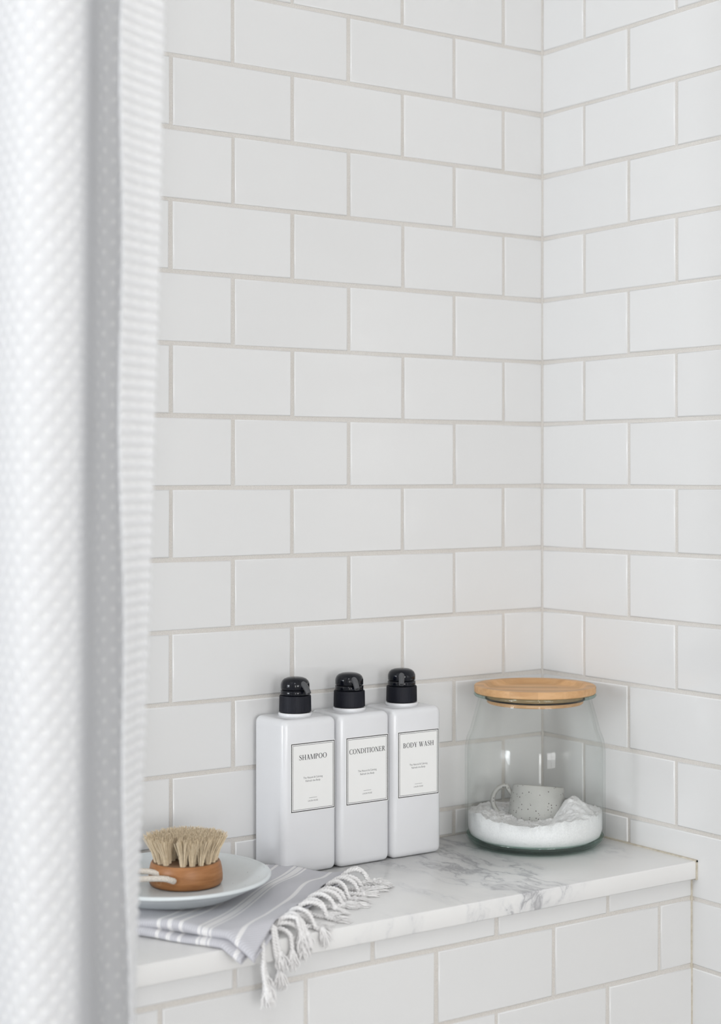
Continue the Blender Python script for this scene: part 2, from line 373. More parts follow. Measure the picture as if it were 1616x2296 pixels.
# tiles -------------------------------------------------------------
JW = .0046 / 2
_tc = {}
def tile_mesh(w, h):
    key = (round(w, 4), round(h, 4))
    if key in _tc: return _tc[key]
    rings = [(0, .0062), (0, .0011), (.0004, .00035), (.0014, 0)]     # inset, depth behind face
    vs = []; fs = []
    for ins, d in rings:
        x, z = w / 2 - ins, h / 2 - ins
        vs += [(-x, d, -z), (x, d, -z), (x, d, z), (-x, d, z)]
    for i in range(3):
        for k in range(4):
            k2 = (k + 1) % 4
            fs.append((i * 4 + k, i * 4 + k2, (i + 1) * 4 + k2, (i + 1) * 4 + k))
    fs.append((12, 13, 14, 15)); fs.append((3, 2, 1, 0))
    me = mesh('tile', vs, fs); me.materials.append(T['tile'])
    me.set_sharp_from_angle(angle=math.radians(60)); me.polygons[12].use_smooth = False
    _tc[key] = me; return me
def zj(k):                                   # world height of bed joint k
    return ZO + ((.5438 - .0785 * k) if k < 13 else (-.475 - .0772 * (k - 13)))
U = .0781
def courses(first_even, first_odd, pitch, length):
    """start offsets of the perpends along the wall for even / odd courses"""
    out = []
    for f in (first_even, first_odd):
        x = [.0008 - JW]; v = f
        while v < length: x.append(v); v += pitch
        x.append(min(v, length)); out.append(x)
    return out
def field(parent, axis, ks, cs, zlo, zhi, near, near_z, plane=0.0, jz=zj):
    rnd = random.Random(parent.name)
    far = MB()
    for k in ks:
        zt, zb = jz(k) - JW, jz(k + 1) + JW
        zt = min(zt, zhi); zb = max(zb, zlo)
        if zt - zb < .004: continue
        xs = cs[k % 2]
        for i in range(len(xs) - 1):
            u0, u1 = xs[i] + JW, xs[i + 1] - JW
            if u1 - u0 < .004: continue
            uc, zc = (u0 + u1) / 2, (zt + zb) / 2
            wv = round(u1 - u0, 4); hv = round(zt - zb, 4)
            me = tile_mesh(wv, hv)
            j = lambda s: rnd.uniform(-s, s)
            tilt = (j(.0013), j(.0013), j(.0035)); dx, dz, dp = j(.0005), j(.0005), j(.00025)
            if axis == 'A': loc = Vector((-uc + dx, plane + dp, zc + dz)); rot = Euler((tilt[0], tilt[2] * .4, tilt[1]))
            else: loc = Vector((plane + dp, -uc + dx, zc + dz)); rot = Euler((tilt[0], tilt[2] * .4, tilt[1] - PI / 2))
            if u0 < near and zb < near_z[1] and zt > near_z[0]:
                link('tile', me, None, parent, loc, rot)
            else:
                mt = Matrix.Translation(loc) @ rot.to_matrix().to_4x4()
                far.add([mt @ v.co for v in me.vertices], [tuple(p.vertices) for p in me.polygons])
    if far.v:
        me = far.me('tile_field'); me.materials.append(T['tile']); me.set_sharp_from_angle(angle=math.radians(60))
        for i in range(12, len(me.polygons), 14): me.polygons[i].use_smooth = False
        o = link('tile_field', me, None, parent); o['kind'] = 'stuff'
csA = courses(.0634 + U, .0634, 2 * U, 4.2)      # even courses, odd courses (offset from the corner)
csB = courses(.0770 + U, .0770, 2 * U, 5.2)
field(wall_back, 'A', range(-13, 13), csA, LZ + .0015, RZ1 - .002, .98, (.3, ZO + .64))
field(wall_right, 'B', range(-13, 20), csB, .0, RZ1 - .002, .62, (.28, ZO + .64))
csL = courses(.0519, .1306, .1577, 4.2)
def zjl(k): return ZO - .4746 - .0772 * (k - 13)
field(wall_ledge, 'A', range(12, 19), [csL[1], csL[0]], 0, LZ - SL - .001, .98, (.28, ZO), YT, zjl)

m = MB(); m.box((-.0014, -.0014, .0), (.0012, .0012, RZ1))
link('corner_grout', m.me('corner_grout', False), T['grout'], wall_right)

# ------------------------------------------------------------------ marble ledge
def rounded_box(name, dx, dy, dz, r, seg=3, z0=0):
    bm = bmesh.new(); bmesh.ops.create_cube(bm, size=1)
    for v in bm.verts: v.co = Vector((v.co.x * dx, v.co.y * dy, v.co.z * dz + dz / 2 + z0))
    bmesh.ops.bevel(bm, geom=list(bm.edges) + list(bm.verts), offset=r, segments=seg, profile=.5, affect='EDGES')
    me = bpy.data.meshes.new(name); bm.to_mesh(me); bm.free()
    me.polygons.foreach_set('use_smooth', [True] * len(me.polygons)); me.set_sharp_from_angle(angle=math.radians(50))
    return me
lw_ = 4.18
m = MB(); m.box((-.0022, YT - .0004, .0), (.0010, YT + .003, LZ - SL)); link('caulk_bead', m.me('caulk_bead', False), T['caulk'], wall_ledge)
ledge = link('marble_ledge', rounded_box('marble_ledge', lw_, -YF - .001, SL, .0016, 2), T['marble'], None, (-lw_ / 2 - .0012, (YF - .001) / 2, LZ - SL))
tag(ledge, 'white marble ledge slab with grey veins along the tiled wall', 'ledge')
m = MB()
m.box((-.0030, YF - .0008, -.0012), (.0010, -.002, .0013)); m.box((-.0022, YF - .0008, -SL - .001), (.0010, YF + .003, .001))
link('caulk_bead', m.me('caulk_bead', False), T['caulk'], ledge, (lw_ / 2 + .0012, -(YF - .001) / 2, SL))

# ------------------------------------------------------------------ lettering
def stroke(P, W):
    """variable width ribbon along a polyline -> (verts2d, faces)"""
    n = len(P); vs = []; fs = []
    for i in range(n):
        p0 = P[max(i - 1, 0)]; p1 = P[min(i + 1, n - 1)]
        tx, ty = p1[0] - p0[0], p1[1] - p0[1]; l = math.hypot(tx, ty) or 1; nx, ny = -ty / l, tx / l
        h = W[i] / 2
        vs += [(P[i][0] + nx * h, P[i][1] + ny * h), (P[i][0] - nx * h, P[i][1] - ny * h)]
    for i in range(n - 1): fs.append((2 * i, 2 * i + 1, 2 * i + 3, 2 * i + 2))
    return vs, fs
def rect(x0, y0, x1, y1): return [(x0, y0), (x1, y0), (x1, y1), (x0, y1)], [(0, 1, 2, 3)]
def diag(x0, y0, x1, y1, w): return [(x0 - w / 2, y0), (x0 + w / 2, y0), (x1 + w / 2, y1), (x1 - w / 2, y1)], [(0, 1, 2, 3)]
TK, TN, SH = .135, .052, .042
def serif(x, y, w=.26): return rect(x - w / 2, y, x + w / 2, y + SH)
def bowl(cx, cy, rx, ry, a0, a1, n=22):
    P = []; W = []
    for i in range(n + 1):
        a = math.radians(a0 + (a1 - a0) * i / n); c, s = math.cos(a), math.sin(a)
        w = TN + (TK * 1.05 - TN) * abs(c) ** 1.6
        P.append((cx + (rx - TK / 2) * c, cy + (ry - TN / 2) * s)); W.append(w)
    return stroke(P, W)
def glyph(ch):
    st = lambda x: [rect(x - TK / 2, 0, x + TK / 2, 1), serif(x, 0), serif(x, 1 - SH)]
    th = lambda x, w=.22: [rect(x - TN / 2, 0, x + TN / 2, 1), serif(x, 0, w), serif(x, 1 - SH, w)]
    if ch == 'I': return .32, st(.16)
    if ch == 'H': return .80, st(.15) + st(.65) + [rect(.15, .49, .65, .49 + TN)]
    if ch == 'A': return .74, [diag(.12, 0, .37, 1, TN * 1.1), diag(.60, 0, .35, 1, TK * 1.08), rect(.2, .30, .56, .30 + TN), serif(.12, 0, .22), serif(.60, 0, .26)]
    if ch == 'M': return .98, th(.14) + st(.84)[:2] + [serif(.84, 1 - SH, .24), diag(.47, 0, .17, 1, TK), diag(.47, 0, .82, 1, TN)]
    if ch == 'N': return .82, th(.13) + th(.69)[:1] + [serif(.69, 1 - SH, .22), diag(.68, 0, .16, 1, TK * 1.1)]
    if ch == 'P': return .62, st(.15) + [bowl(.27, .74, .31, .26, 90, -90), rect(.15, 1 - TN, .28, 1), rect(.15, .48, .28, .48 + TN)]
    if ch == 'O': return .84, [bowl(.42, .5, .39, .52, 0, 360, 40)]
    if ch == 'D': return .80, st(.15) + [bowl(.30, .5, .46, .5, 90, -90), rect(.15, 1 - TN, .32, 1), rect(.15, 0, .32, TN)]
    if ch == 'C': return .74, [bowl(.42, .5, .39, .52, 42, 318, 34), rect(.70, .70, .735, 1.0), rect(.70, .02, .73, .24)]
    if ch == 'T': return .70, st(.35)[:2] + [rect(.04, 1 - TN, .66, 1), rect(.04, .76, .04 + TN, 1), rect(.66 - TN, .76, .66, 1)]
    if ch == 'E': return .64, st(.15)[:1] + [rect(.03, 0, .58, TN), rect(.03, 1 - TN, .55, 1), rect(.15, .49, .44, .49 + TN), rect(.58 - TN, 0, .58, .24), rect(.55 - TN, .78, .55, 1), rect(.44 - TN, .38, .44, .64)]
    if ch == 'R': return .72, st(.15) + [bowl(.27, .75, .29, .25, 90, -90), rect(.15, 1 - TN, .28, 1), rect(.15, .5, .28, .5 + TN), diag(.62, 0, .32, .53, TK), serif(.64, 0, .18)]
    if ch == 'B': return .66, st(.15) + [bowl(.27, .76, .27, .24, 90, -90), bowl(.27, .26, .33, .27, 90, -90), rect(.15, 1 - TN, .28, 1), rect(.15, .49, .28, .49 + TN), rect(.15, 0, .28, TN)]
    if ch == 'Y': return .72, [rect(.36 - TK / 2, 0, .36 + TK / 2, .45), serif(.36, 0), diag(.36, .42, .13, 1, TK), diag(.38, .42, .60, 1, TN), serif(.13, 1 - SH), serif(.60, 1 - SH, .22)]
    if ch == 'W': return 1.06, [diag(.32, 0, .12, 1, TK), diag(.34, 0, .52, 1, TN), diag(.70, 0, .50, 1, TK), diag(.72, 0, .93, 1, TN), serif(.12, 1 - SH), serif(.50, 1 - SH, .2), serif(.93, 1 - SH, .2)]
    if ch == 'S':
        P = [(.50, .80), (.46, .90), (.38, .965), (.28, .98), (.17, .93), (.12, .82), (.13, .71), (.22, .61), (.33, .52), (.44, .42), (.50, .31), (.49, .16), (.40, .05), (.28, .02), (.17, .05), (.09, .13), (.06, .24)]
        W = [.05, .05, .055, .06, .075, .10, .125, .14, .15, .145, .125, .10, .07, .06, .055, .05, .05]
        return .60, [stroke(P, W), rect(.49, .70, .53, .98), rect(.04, .02, .08, .30)]
    return .30, []
def title_mesh(txt, width, cap):
    m = MB(); x = 0.0
    for ch in txt:
        adv, parts = glyph(ch)
        for vs, fs in parts: m.add([(vx + x, 0, vy) for vx, vy in vs], fs)
        x += adv + .05
    sx = width / (x - .05)
    m.v = [((vx - (x - .05) / 2) * sx, -.00002 * 0, vz * cap) for vx, vy, vz in m.v]
    return fixn(m.me('title', False))
def font_mesh(txt, width, size):
    c = bpy.data.curves.new('lettering', 'FONT'); c.body = txt; c.align_x = 'CENTER'; c.align_y = 'CENTER'; c.size = size; c.resolution_u = 3
    o = bpy.data.objects.new('lettering', c); COL.objects.link(o)
    bpy.context.view_layer.update()
    me = bpy.data.meshes.new_from_object(o.evaluated_get(bpy.context.evaluated_depsgraph_get()))
    bpy.data.objects.remove(o); bpy.data.curves.remove(c)
    xs = [v.co.x for v in me.vertices]; s = width / (max(xs) - min(xs)); xm = (max(xs) + min(xs)) / 2
    for v in me.vertices: v.co = Vector(((v.co.x - xm) * s, 0, v.co.y))
    me.materials.clear(); return me
SMALL = [font_mesh('The Natural & Calming', .0255, .0030), font_mesh('Refresh the Body', .0195, .0030), font_mesh('LAUSH ROSE', .0130, .0023)]

# ------------------------------------------------------------------ bottles
BW, BD, BH = .0715, .062, .171
_bb = rounded_box('bottle_body', BW, BD, BH, .0078, 5)
_ring = MB(); _ring.lathe([(0, 0), (.0186, 0), (.0190, .0006), (.0190, .0030), (.0184, .0038), (0, .0038)], 56); _ring = sharp(_ring.me('neck_ring'), 50)
def collar_mesh():
    m = MB(); seg = 180; prof = [(.0166, 0), (.0178, .0004), (.0178, .0012), (.0178, .0170), (.0174, .0182), (.0150, .0184)]
    vs = []; fs = []
    for i, (r, z) in enumerate(prof):
        for k in range(seg):
            rr = r + (.00022 if (k % 3 == 0 and 1 <= i <= 3) else 0) + (-.0003 if i == 3 else 0)
            t = 2 * PI * k / seg; vs.append((rr * math.cos(t), rr * math.sin(t), z))
    for i in range(len(prof) - 1):
        for k in range(seg):
            k2 = (k + 1) % seg; fs.append((i * seg + k, i * seg + k2, (i + 1) * seg + k2, (i + 1) * seg + k))
    m.add(vs, fs); return sharp(m.me('pump_collar'), 60)
_collar = collar_mesh()
_band = MB(); _band.lathe([(0, 0), (.0160, 0), (.0163, .0005), (.0163, .0050), (.0158, .0055), (0, .0055)], 56); _band = sharp(_band.me('pump_band'), 50)
_dome = MB(); _dome.lathe([(0, 0), (.0158, 0), (.0161, .0006), (.0161, .0052), (.0157, .0070), (.0145, .0095), (.0122, .0116), (.0085, .0130), (.0045, .0136), (0, .0137)], 56); _dome = sharp(_dome.me('pump_dome'), 50)
def spout_mesh():
    m = MB(); P = []; Rr = []
    for i in range(15):
        t = i / 14
        P.append((0, -.006 - .0205 * t + .0020 * t * t, .0065 + .0045 * math.sin(min(1, t * 1.5) * PI * .5) - .0115 * t ** 2.3)); Rr.append(.0040 - .0010 * t)
    seg = 18; m.tube(P, Rr, seg, cap=False)
    n = len(m.v); d = (Vector(P[-1]) - Vector(P[-2])).normalized(); c = Vector(P[-1])
    end = [Vector(m.v[n - seg + k]) for k in range(seg)]
    inn = [c + (e - c) * .62 for e in end]; deep = [c + (e - c) * .6 - d * .004 for e in end]
    m.v += [tuple(p) for p in inn + deep]
    for k in range(seg):
        k2 = (k + 1) % seg
        m.f.append((n - seg + k, n - seg + k2, n + k2, n + k)); m.f.append((n + k, n + k2, n + seg + k2, n + seg + k))
    m.f.append(tuple(n + seg + k for k in range(seg)))
    return sharp(fixn(m.me('spout')), 50)
_spout = spout_mesh()
def frame_mesh(w, h, t):
    m = MB()
    for q in (rect(-w / 2, -h / 2, w / 2, -h / 2 + t), rect(-w / 2, h / 2 - t, w / 2, h / 2), rect(-w / 2, -h / 2 + t, -w / 2 + t, h / 2 - t), rect(w / 2 - t, -h / 2 + t, w / 2, h / 2 - t)):
        m.add([(x, 0, z) for x, z in q[0]], q[1])
    return m.me('border', False)
LWd, LHt = .0575, .0750
_fr1 = frame_mesh(LWd, LHt, .0009); _fr2 = frame_mesh(LWd - .0040, LHt - .0040, .00045)
_rule = MB(); _rule.add([(-.0053, 0, 0), (.0053, 0, 0), (.0053, 0, .0003), (-.0053, 0, .0003)], [(0, 1, 2, 3)]); _rule = _rule.me('rule', False)
def bottle(x, title, tw, aim, rz, lx, label):
    b = empty('pump_bottle', (x, -.0342, LZ), rz)
    tag(b, label, 'bottle', 'white pump bottles on the marble ledge')
    link('bottle_body', _bb, T['plastic'], b)
    link('neck_ring', _ring, T['plastic'], b, (0, 0, BH - .0002))
    link('pump_collar', _collar, T['blackmatte'], b, (0, 0, BH + .0042))
    link('pump_band', _band, T['black'], b, (0, 0, BH + .0230))
    hd = link('pump_head', _dome, T['black'], b, (0, 0, BH + .0293))
    m = link('spout', _spout, T['spout'], hd, (0, 0, -.0025), (0, 0, aim))
    lz = BH - .064
    lm = MB(); lm.box((-LWd / 2 - .0006, 0, -LHt / 2 - .0006), (LWd / 2 + .0006, .00015, LHt / 2 + .0006))
    lb = link('label', lm.me('label', False), T['paper'], b, (lx, -BD / 2 - .00016, lz))
    e = -.00006
    link('border', _fr1, T['ink'], lb, (0, e, 0)); link('border', _fr2, T['ink2'], lb, (0, e, 0))
    link('title', title_mesh(title, tw, .0056), T['ink'], lb, (0, e, .0190))
    link('lettering', SMALL[0], T['ink2'], lb, (0, e, -.0010)); link('lettering', SMALL[1], T['ink2'], lb, (0, e, -.0046))
    link('rule', _rule, T['ink2'], lb, (0, e, -.0236)); link('lettering', SMALL[2], T['ink2'], lb, (0, e, -.0268))
    return b
bottle(-.3940, 'SHAMPOO', .0370, math.radians(4), math.radians(.8), .0030, 'white pump bottle with black pump labelled SHAMPOO')
bottle(-.3207, 'CONDITIONER', .0498, math.radians(-14), math.radians(.6), .0030, 'white pump bottle with black pump labelled CONDITIONER')
bottle(-.2466, 'BODY WASH', .0437, math.radians(-36), math.radians(-.5), .0015, 'white pump bottle with black pump labelled BODY WASH')

# ------------------------------------------------------------------ jar, salt, scoop cup
JX, JY, JR = -.0915, -.0915, .0835
jar = empty('glass_jar', (JX, JY, LZ))
tag(jar, 'large clear glass jar with bamboo lid in the tiled corner', 'jar')
outer = [(0, 0), (.066, 0)] + arc(.0685, .015, .015, -90, 0, 6)[1:] + [(.0835, .05), (.0835, .112), (.0830, .118), (.0815, .126), (.0775, .1355), (.0720, .156), (.0685, .1685), (.0672, .1745), (.0685, .1760), (.0718, .1764), (.0728, .1780), (.0722, .1797), (.0700, .1800)]
inner = [(.0610, .1800), (.0603, .1785), (.0610, .1765), (.0640, .1740), (.0655, .168), (.0690, .155), (.0745, .134), (.0785, .1245), (.0805, .112), (.0806, .05), (.0806, .020), (.0780, .011), (.0700, .0065), (0, .0060)]
m = MB(); m.lathe(outer + inner, 96); link('glass_body', fixn(m.me('glass_body')), T['glass'], jar)
m = MB(); m.lathe([(0, .0012), (.064, .0012), (.0745, .0030), (.0795, .0075), (.0815, .0120), (.0808, .0122), (.0785, .0086), (.0730, .0050), (0, .0048)], 96)
link('jar_base', fixn(m.me('jar_base')), T['glassbase'], jar)
m = MB(); m.lathe([(.0612, .1768), (.0700, .1763), (.0716, .1766), (.0726, .1780), (.0720, .1795), (.0702, .1798), (.0612, .1797)], 96, True)
link('jar_rim', fixn(m.me('jar_rim')), T['glassrim'], jar)
lid = MB(); LT = .0087
lid.lathe([(0, 0), (.0712, 0), (.0723, .0010), (.0723, LT - .0010), (.0713, LT), (.0625, LT), (.0612, LT - .0006), (.0585, LT - .0040), (.0555, LT - .0056), (.050, LT - .0060), (0, LT - .0060)], 96)
lo = link('lid', sharp(lid.me('lid'), 35), T['bamboo'], jar, (0, 0, .1803), (0, 0, math.radians(-38)))
pl = MB(); pl.lathe([(0, -.0125), (.0560, -.0125), (.0572, -.0115), (.0572, -.0082), (.0555, -.0080), (.0555, -.0064), (.0572, -.0062), (.0572, 0), (0, 0)], 96)
link('lid_plug', sharp(pl.me('lid_plug'), 35), T['bamboo'], lo)
gk = MB(); gk.lathe([(.0550, -.0080)] + [(.0585 + .0010 * math.cos(t), -.0072 + .0009 * math.sin(t)) for t in np.linspace(-PI / 2, PI / 2, 7)] + [(.0550, -.0064)], 96)
link('gasket', gk.me('gasket'), T['gasket'], lo)

# salt: height field filling the jar, heaped to the right and hollowed under the cup
vd = Vector((math.sin(math.radians(40.9)), math.cos(math.radians(40.9)), 0)); vr = Vector((vd.y, -vd.x, 0))   # away from camera / to the right
def salt_h(x, y):
    p = Vector((x, y, 0)); r = p.dot(vr) / .08; d = p.dot(vd) / .08
    h = .0365 + .004 * r - .002 * d + .019 * math.exp(-((r - .56) ** 2) / .035 - ((d + .12) ** 2) / .16) + .006 * math.exp(-((r + .85) ** 2) / .12)
    h -= .006 * math.exp(-((r + .05) ** 2) / .16 - ((d + .55) ** 2) / .25)
    return h
def salt_mesh():
    rs = random.Random(3); seg, rg = 150, 46; vs = []; fs = []
    ph = [(rs.uniform(120, 700), rs.uniform(0, 6.28), rs.uniform(0, 6.28)) for _ in range(14)]
    def nz(x, y):
        s = 0
        for f, a0, p in ph: s += math.sin((x * math.cos(a0) + y * math.sin(a0)) * f + p) * (.16 / f)
        return s * .55 + rs.gauss(0, .0009)
    RI = .0795
    for i in range(rg + 1):
        r = RI * i / rg
        for k in range(seg):
            t = 2 * PI * k / seg; x, y = r * math.cos(t), r * math.sin(t)
            vs.append((x, y, max(.02, salt_h(x, y) + nz(x, y))) if i else (0, 0, salt_h(0, 0)))
    for i in range(rg):
        for k in range(seg):
            k2 = (k + 1) % seg; fs.append((i * seg + k, (i + 1) * seg + k, (i + 1) * seg + k2, i * seg + k2))
    base = rg * seg; prev = base
    for r, z in ((RI, .020), (.0770, .0125), (.0690, .0078), (.001, .0072)):
        n = len(vs)
        for k in range(seg):
            t = 2 * PI * k / seg; vs.append((r * math.cos(t), r * math.sin(t), z))
        for k in range(seg):
            k2 = (k + 1) % seg; fs.append((prev + k, n + k, n + k2, prev + k2))
        prev = n
    return mesh('bath_salt', vs, fs)
salt = link('bath_salt', salt_mesh(), T['salt'], None, (JX, JY, LZ))
tag(salt, 'heaped white bath salt filling the bottom of the glass jar', 'salt', kind='stuff')

cup = empty('scoop_cup', Vector((JX, JY, LZ)) + vr * .0015 + vd * .004 + Vector((0, 0, .0205)))
tag(cup, 'small speckled grey stoneware cup half buried in the salt', 'cup')
Rz = Matrix.Rotation(-math.radians(40.9), 4, 'Z')
cup.rotation_euler = (Rz @ Matrix.Rotation(math.radians(-11), 4, 'X') @ Matrix.Rotation(math.radians(3), 4, 'Y')).to_euler()
m = MB(); m.lathe([(0, 0), (.028, 0), (.0325, .002), (.0345, .006), (.0340, .016), (.0325, .028), (.0312, .040), (.0306, .0455), (.0298, .0465), (.0288, .0455), (.0295, .038), (.0312, .02), (.0310, .007), (.027, .004), (0, .004)], 64)
mm = m.me('cup_body')
for v in mm.vertices: v.co += Vector((math.sin(v.co.z * 260 + v.co.x * 90), math.cos(v.co.z * 300 + v.co.y * 80), 0)) * .0004
link('cup_body', mm, T['cup'], cup)
def strap(P, hw, th):
    m = MB(); n = len(P); vs = []; fs = []
    for i in range(n):
        p = Vector(P[i]); t = (Vector(P[min(i + 1, n - 1)]) - Vector(P[max(i - 1, 0)])).normalized(); s = Vector((0, 1, 0)); nn = t.cross(s).normalized()
        for k in range(10):
            a = 2 * PI * k / 10; vs.append(p + s * hw * math.cos(a) + nn * th * math.sin(a))
    for i in range(n - 1):
        for k in range(10):
            k2 = (k + 1) % 10; fs.append((i * 10 + k, i * 10 + k2, (i + 1) * 10 + k2, (i + 1) * 10 + k))
    fs.append(tuple(range(9, -1, -1))); fs.append(tuple((n - 1) * 10 + k for k in range(10)))
    m.add(vs, fs); return fixn(m.me('handle'))
hp = [(-.0305, 0, .034)] + [(-.0365 - .0170 * math.sin(t), 0, .0270 + .0175 * math.cos(t)) for t in np.linspace(.1, PI - .25, 14)] + [(-.0335, 0, .0085)]
link('handle', strap(hp, .0058, .0030), T['cup'], cup)

# ------------------------------------------------------------------ towel
FX, FY = -.588, -.281
E1 = Vector((.783, .622, 0)); E2 = Vector((-.622, .783, 0))
def place(a, b, z):
    p = Vector((FX, FY, 0)) + E1 * a + E2 * b
    y = p.y; x = p.x
    if y > -.006: y = -.006 - (y + .006) * .05
    zz = LZ + z
    lim = -.2660
    if y < lim:
        zz -= (lim - y) * .62
    return Vector((x, y, zz))
def wav(a, b):
    return .0016 * math.sin(a * 38 + b * 21 + .6) + .0015 * math.sin(a * 19 - b * 47) + .0008 * math.sin(b * 90 + a * 31)
def towel_sheet(left, right, z0, z1, b0, b1, nb=90, na=90, seed=0, thin=.62):
    # cross-section: lower run from right to left, round fold, upper run back to the right
    vs = []; fs = []; uvs = []
    for j in range(nb + 1):
        b = b0 + (b1 - b0) * j / nb
        al, ar = left(b), right(b)
        r = (z1 - z0) / 2; sec = []
        for i in range(na + 1): t = i / na; sec.append((ar + (al + r - ar) * t, z0, 0))
        for i in range(1, 10):
            t = PI * i / 10; sec.append((al + r - r * 1.3 * math.sin(t), z0 + r - r * math.cos(t), 1))
        for i in range(na + 1): t = i / na; sec.append((al + r + (ar - al - r) * t, z1, 2))
        for (aa, zz, part) in sec:
            fa = max(0.0, min(1.0, (aa - al) / max(.01, (ar - al))))
            sc = 1 - (1 - thin) * fa ** .8
            wgt = .25 if part == 0 else 1.0
            nz = wav(aa + seed, b) * wgt * (zz / z1) ** .7
            end = math.exp(-b / .012) * .0022 * math.sin(aa * 75 + seed * 40) * wgt
            fray = .0025 * math.sin(aa * 60 + seed * 9) * math.exp(-max(0, b - b0) / .02)
            hz = max(.0012, zz * sc + nz + end)
            q = place(aa, b - fray, hz)
            dp = math.hypot(q.x + .5915, q.y + .1135)                 # pressed flat under the plate
            if dp < .085: hz = min(hz, (.0150 if zz > .0075 else .0066) + .06 * max(0, dp - .068)); q = place(aa, b - fray, hz)
            vs.append(q); uvs.append((aa, b))
    nsec = len(sec)
    for j in range(nb):
        for i in range(nsec - 1):
            fs.append((j * nsec + i, (j + 1) * nsec + i, (j + 1) * nsec + i + 1, j * nsec + i + 1))
    me = mesh('towel_fold', vs, fs)
    ul = me.uv_layers.new(name='UVMap'); li = np.empty(len(me.loops), dtype=np.int32); me.loops.foreach_get('vertex_index', li)
    ul.data.foreach_set('uv', np.array(uvs, dtype=np.float32)[li].ravel())
    return me
towel = empty('hand_towel', (FX, FY, LZ)); tag(towel, 'folded grey hand towel with white stripes and knotted white fringe', 'towel')
tinv = Matrix.Translation(-Vector((FX, FY, LZ)))
def tl(me):
    me.transform(tinv); return me
rt_up = lambda b: .268 - .05 * max(0, (b - .10)) 
s1 = link('towel_fold', tl(towel_sheet(lambda b: -.018 + .17 * b, rt_up, .0084, .0160, -.001, .185, seed=0)), T['towel'], towel)
s2 = link('towel_fold', tl(towel_sheet(lambda b: -.021 + .19 * (b - .018), lambda b: .262, .0012, .0070, .012, .180, seed=.13)), T['towel'], towel)
for s in (s1, s2):
    md = s.modifiers.new('thickness', 'SOLIDIFY'); md.thickness = .0014; md.offset = 0

def tassel(a, z, yaw, length, lift, seed, b0=0.0):
    rs = random.Random(seed)
    d = (-E2).copy(); d.rotate(Euler((0, 0, yaw)))
    sc = 1 - .38 * max(0, min(1, a / .268)) ** .8
    p = place(a, b0, z * sc); P = [p.copy()]
    step = .0015; n = int(length / step); floor = LZ + .0026
    vz = lift
    for i in range(n):
        q = P[-1].copy()
        if q.y < YF - .0035:                       # past the slab edge: hang
            q += Vector((d.x * .12, d.y * .12, -.98)) * step + Vector((math.sin(i * .13 + seed) * .0002, 0, 0))
            vz = -1
        else:
            q += Vector((d.x, d.y, 0)) * step * math.sqrt(max(.05, 1 - min(.95, vz * vz)))
            q.z += vz * step; vz -= .085
            vz = max(vz, -.9)
            if q.z < floor: q.z = floor; vz = 0.0
            d.rotate(Euler((0, 0, math.sin(i * .21 + seed * 1.7) * .05)))
        P.append(q)
    m = MB(); up = Vector((0, 0, 1))
    cord = P[:int(len(P) * .78)]
    for ph in (0, PI):
        Q = []
        for i, c in enumerate(cord):
            t = (cord[min(i + 1, len(cord) - 1)] - cord[max(i - 1, 0)]).normalized()
            s = t.cross(up); s = s.normalized() if s.length > .05 else Vector((1, 0, 0)); u = s.cross(t)
            an = ph + i * step / .0066 * 2 * PI
            Q.append(c + (s * math.cos(an) + u * math.sin(an)) * .00125)
        m.tube(Q, .00145, 6)
    # knot
    kc = cord[-1]
    kb = MB(); kb.lathe([(.0032 * math.sin(t), -.0032 * math.cos(t)) for t in np.linspace(0, PI, 8)], 10)
    m.add([kc + Vector(v) * (1 + rs.uniform(-.15, .15)) for v in kb.v], kb.f)
    o = link('tassel', tl(m.me('tassel')), T['fringe'], towel)
    # frayed end
    m = MB(); t = (P[-1] - kc); t = t.normalized() if t.length > 1e-5 else Vector((0, 0, -1))
    for k in range(64):
        l = rs.uniform(.007, .0165); lat = Vector((rs.gauss(0, .0027), rs.gauss(0, .0027), rs.gauss(0, .0018))); lat -= t * lat.dot(t) * .7
        g = []
        for i in range(5):
            f = i / 4; q = kc + t * l * f + lat * math.sqrt(f + .08) + Vector((rs.gauss(0, .0006), rs.gauss(0, .0006), -.0015 * f * f))
            if q.y > YF - .001: q.z = max(q.z, LZ + .0008)
            else: q.y = min(q.y, YF - .001)
            g.append(q)
        m.tube(g, [.0008, .0009, .0009, .0008, .0003], 4, cap=False)
    link('frayed_end', tl(m.me('frayed_end')), T['fringe'], o)
k = 0
rt_ = random.Random(21)
for i in range(15):
    a_ = .004 + i * .0186 + rt_.uniform(-.004, .004)
    tassel(a_, .0135, rt_.uniform(-.30, .38), rt_.uniform(.050, .068), rt_.uniform(.75, .95), 10 + i)
for i in range(10):
    a_ = .012 + i * .0265 + rt_.uniform(-.005, .005)
    tassel(a_, .0070, rt_.uniform(-.45, .45), rt_.uniform(.040, .058), rt_.uniform(.1, .5), 50 + i, .004)

for i in range(5):
    tassel(.006 + i * .017, .0110, rt_.uniform(-.2, .5), rt_.uniform(.040, .056), rt_.uniform(.5, .8), 80 + i, .002)

# ------------------------------------------------------------------ plate
PC = Vector((-.5915, -.1135, LZ + .0163)); PR = .0995
plate = empty('ceramic_plate', PC); tag(plate, 'pale blue speckled ceramic plate on the folded towel', 'plate')
prof = [(0, .0), (.060, .0), (.066, .0006), (.070, .0030), (.082, .0090), (.093, .0145), (.0978, .0172)] + [(.0978 + .0022 * math.cos(t) * .8, .0187 + .0022 * math.sin(t)) for t in np.linspace(-.7, 2.6, 7)] + [(.0935, .0185), (.084, .0128), (.074, .0078), (.066, .0056), (.055, .0050), (0, .0048)]
m = MB(); m.lathe(prof, 96); link('plate_dish', fixn(m.me('plate_dish')), T['plate'], plate)

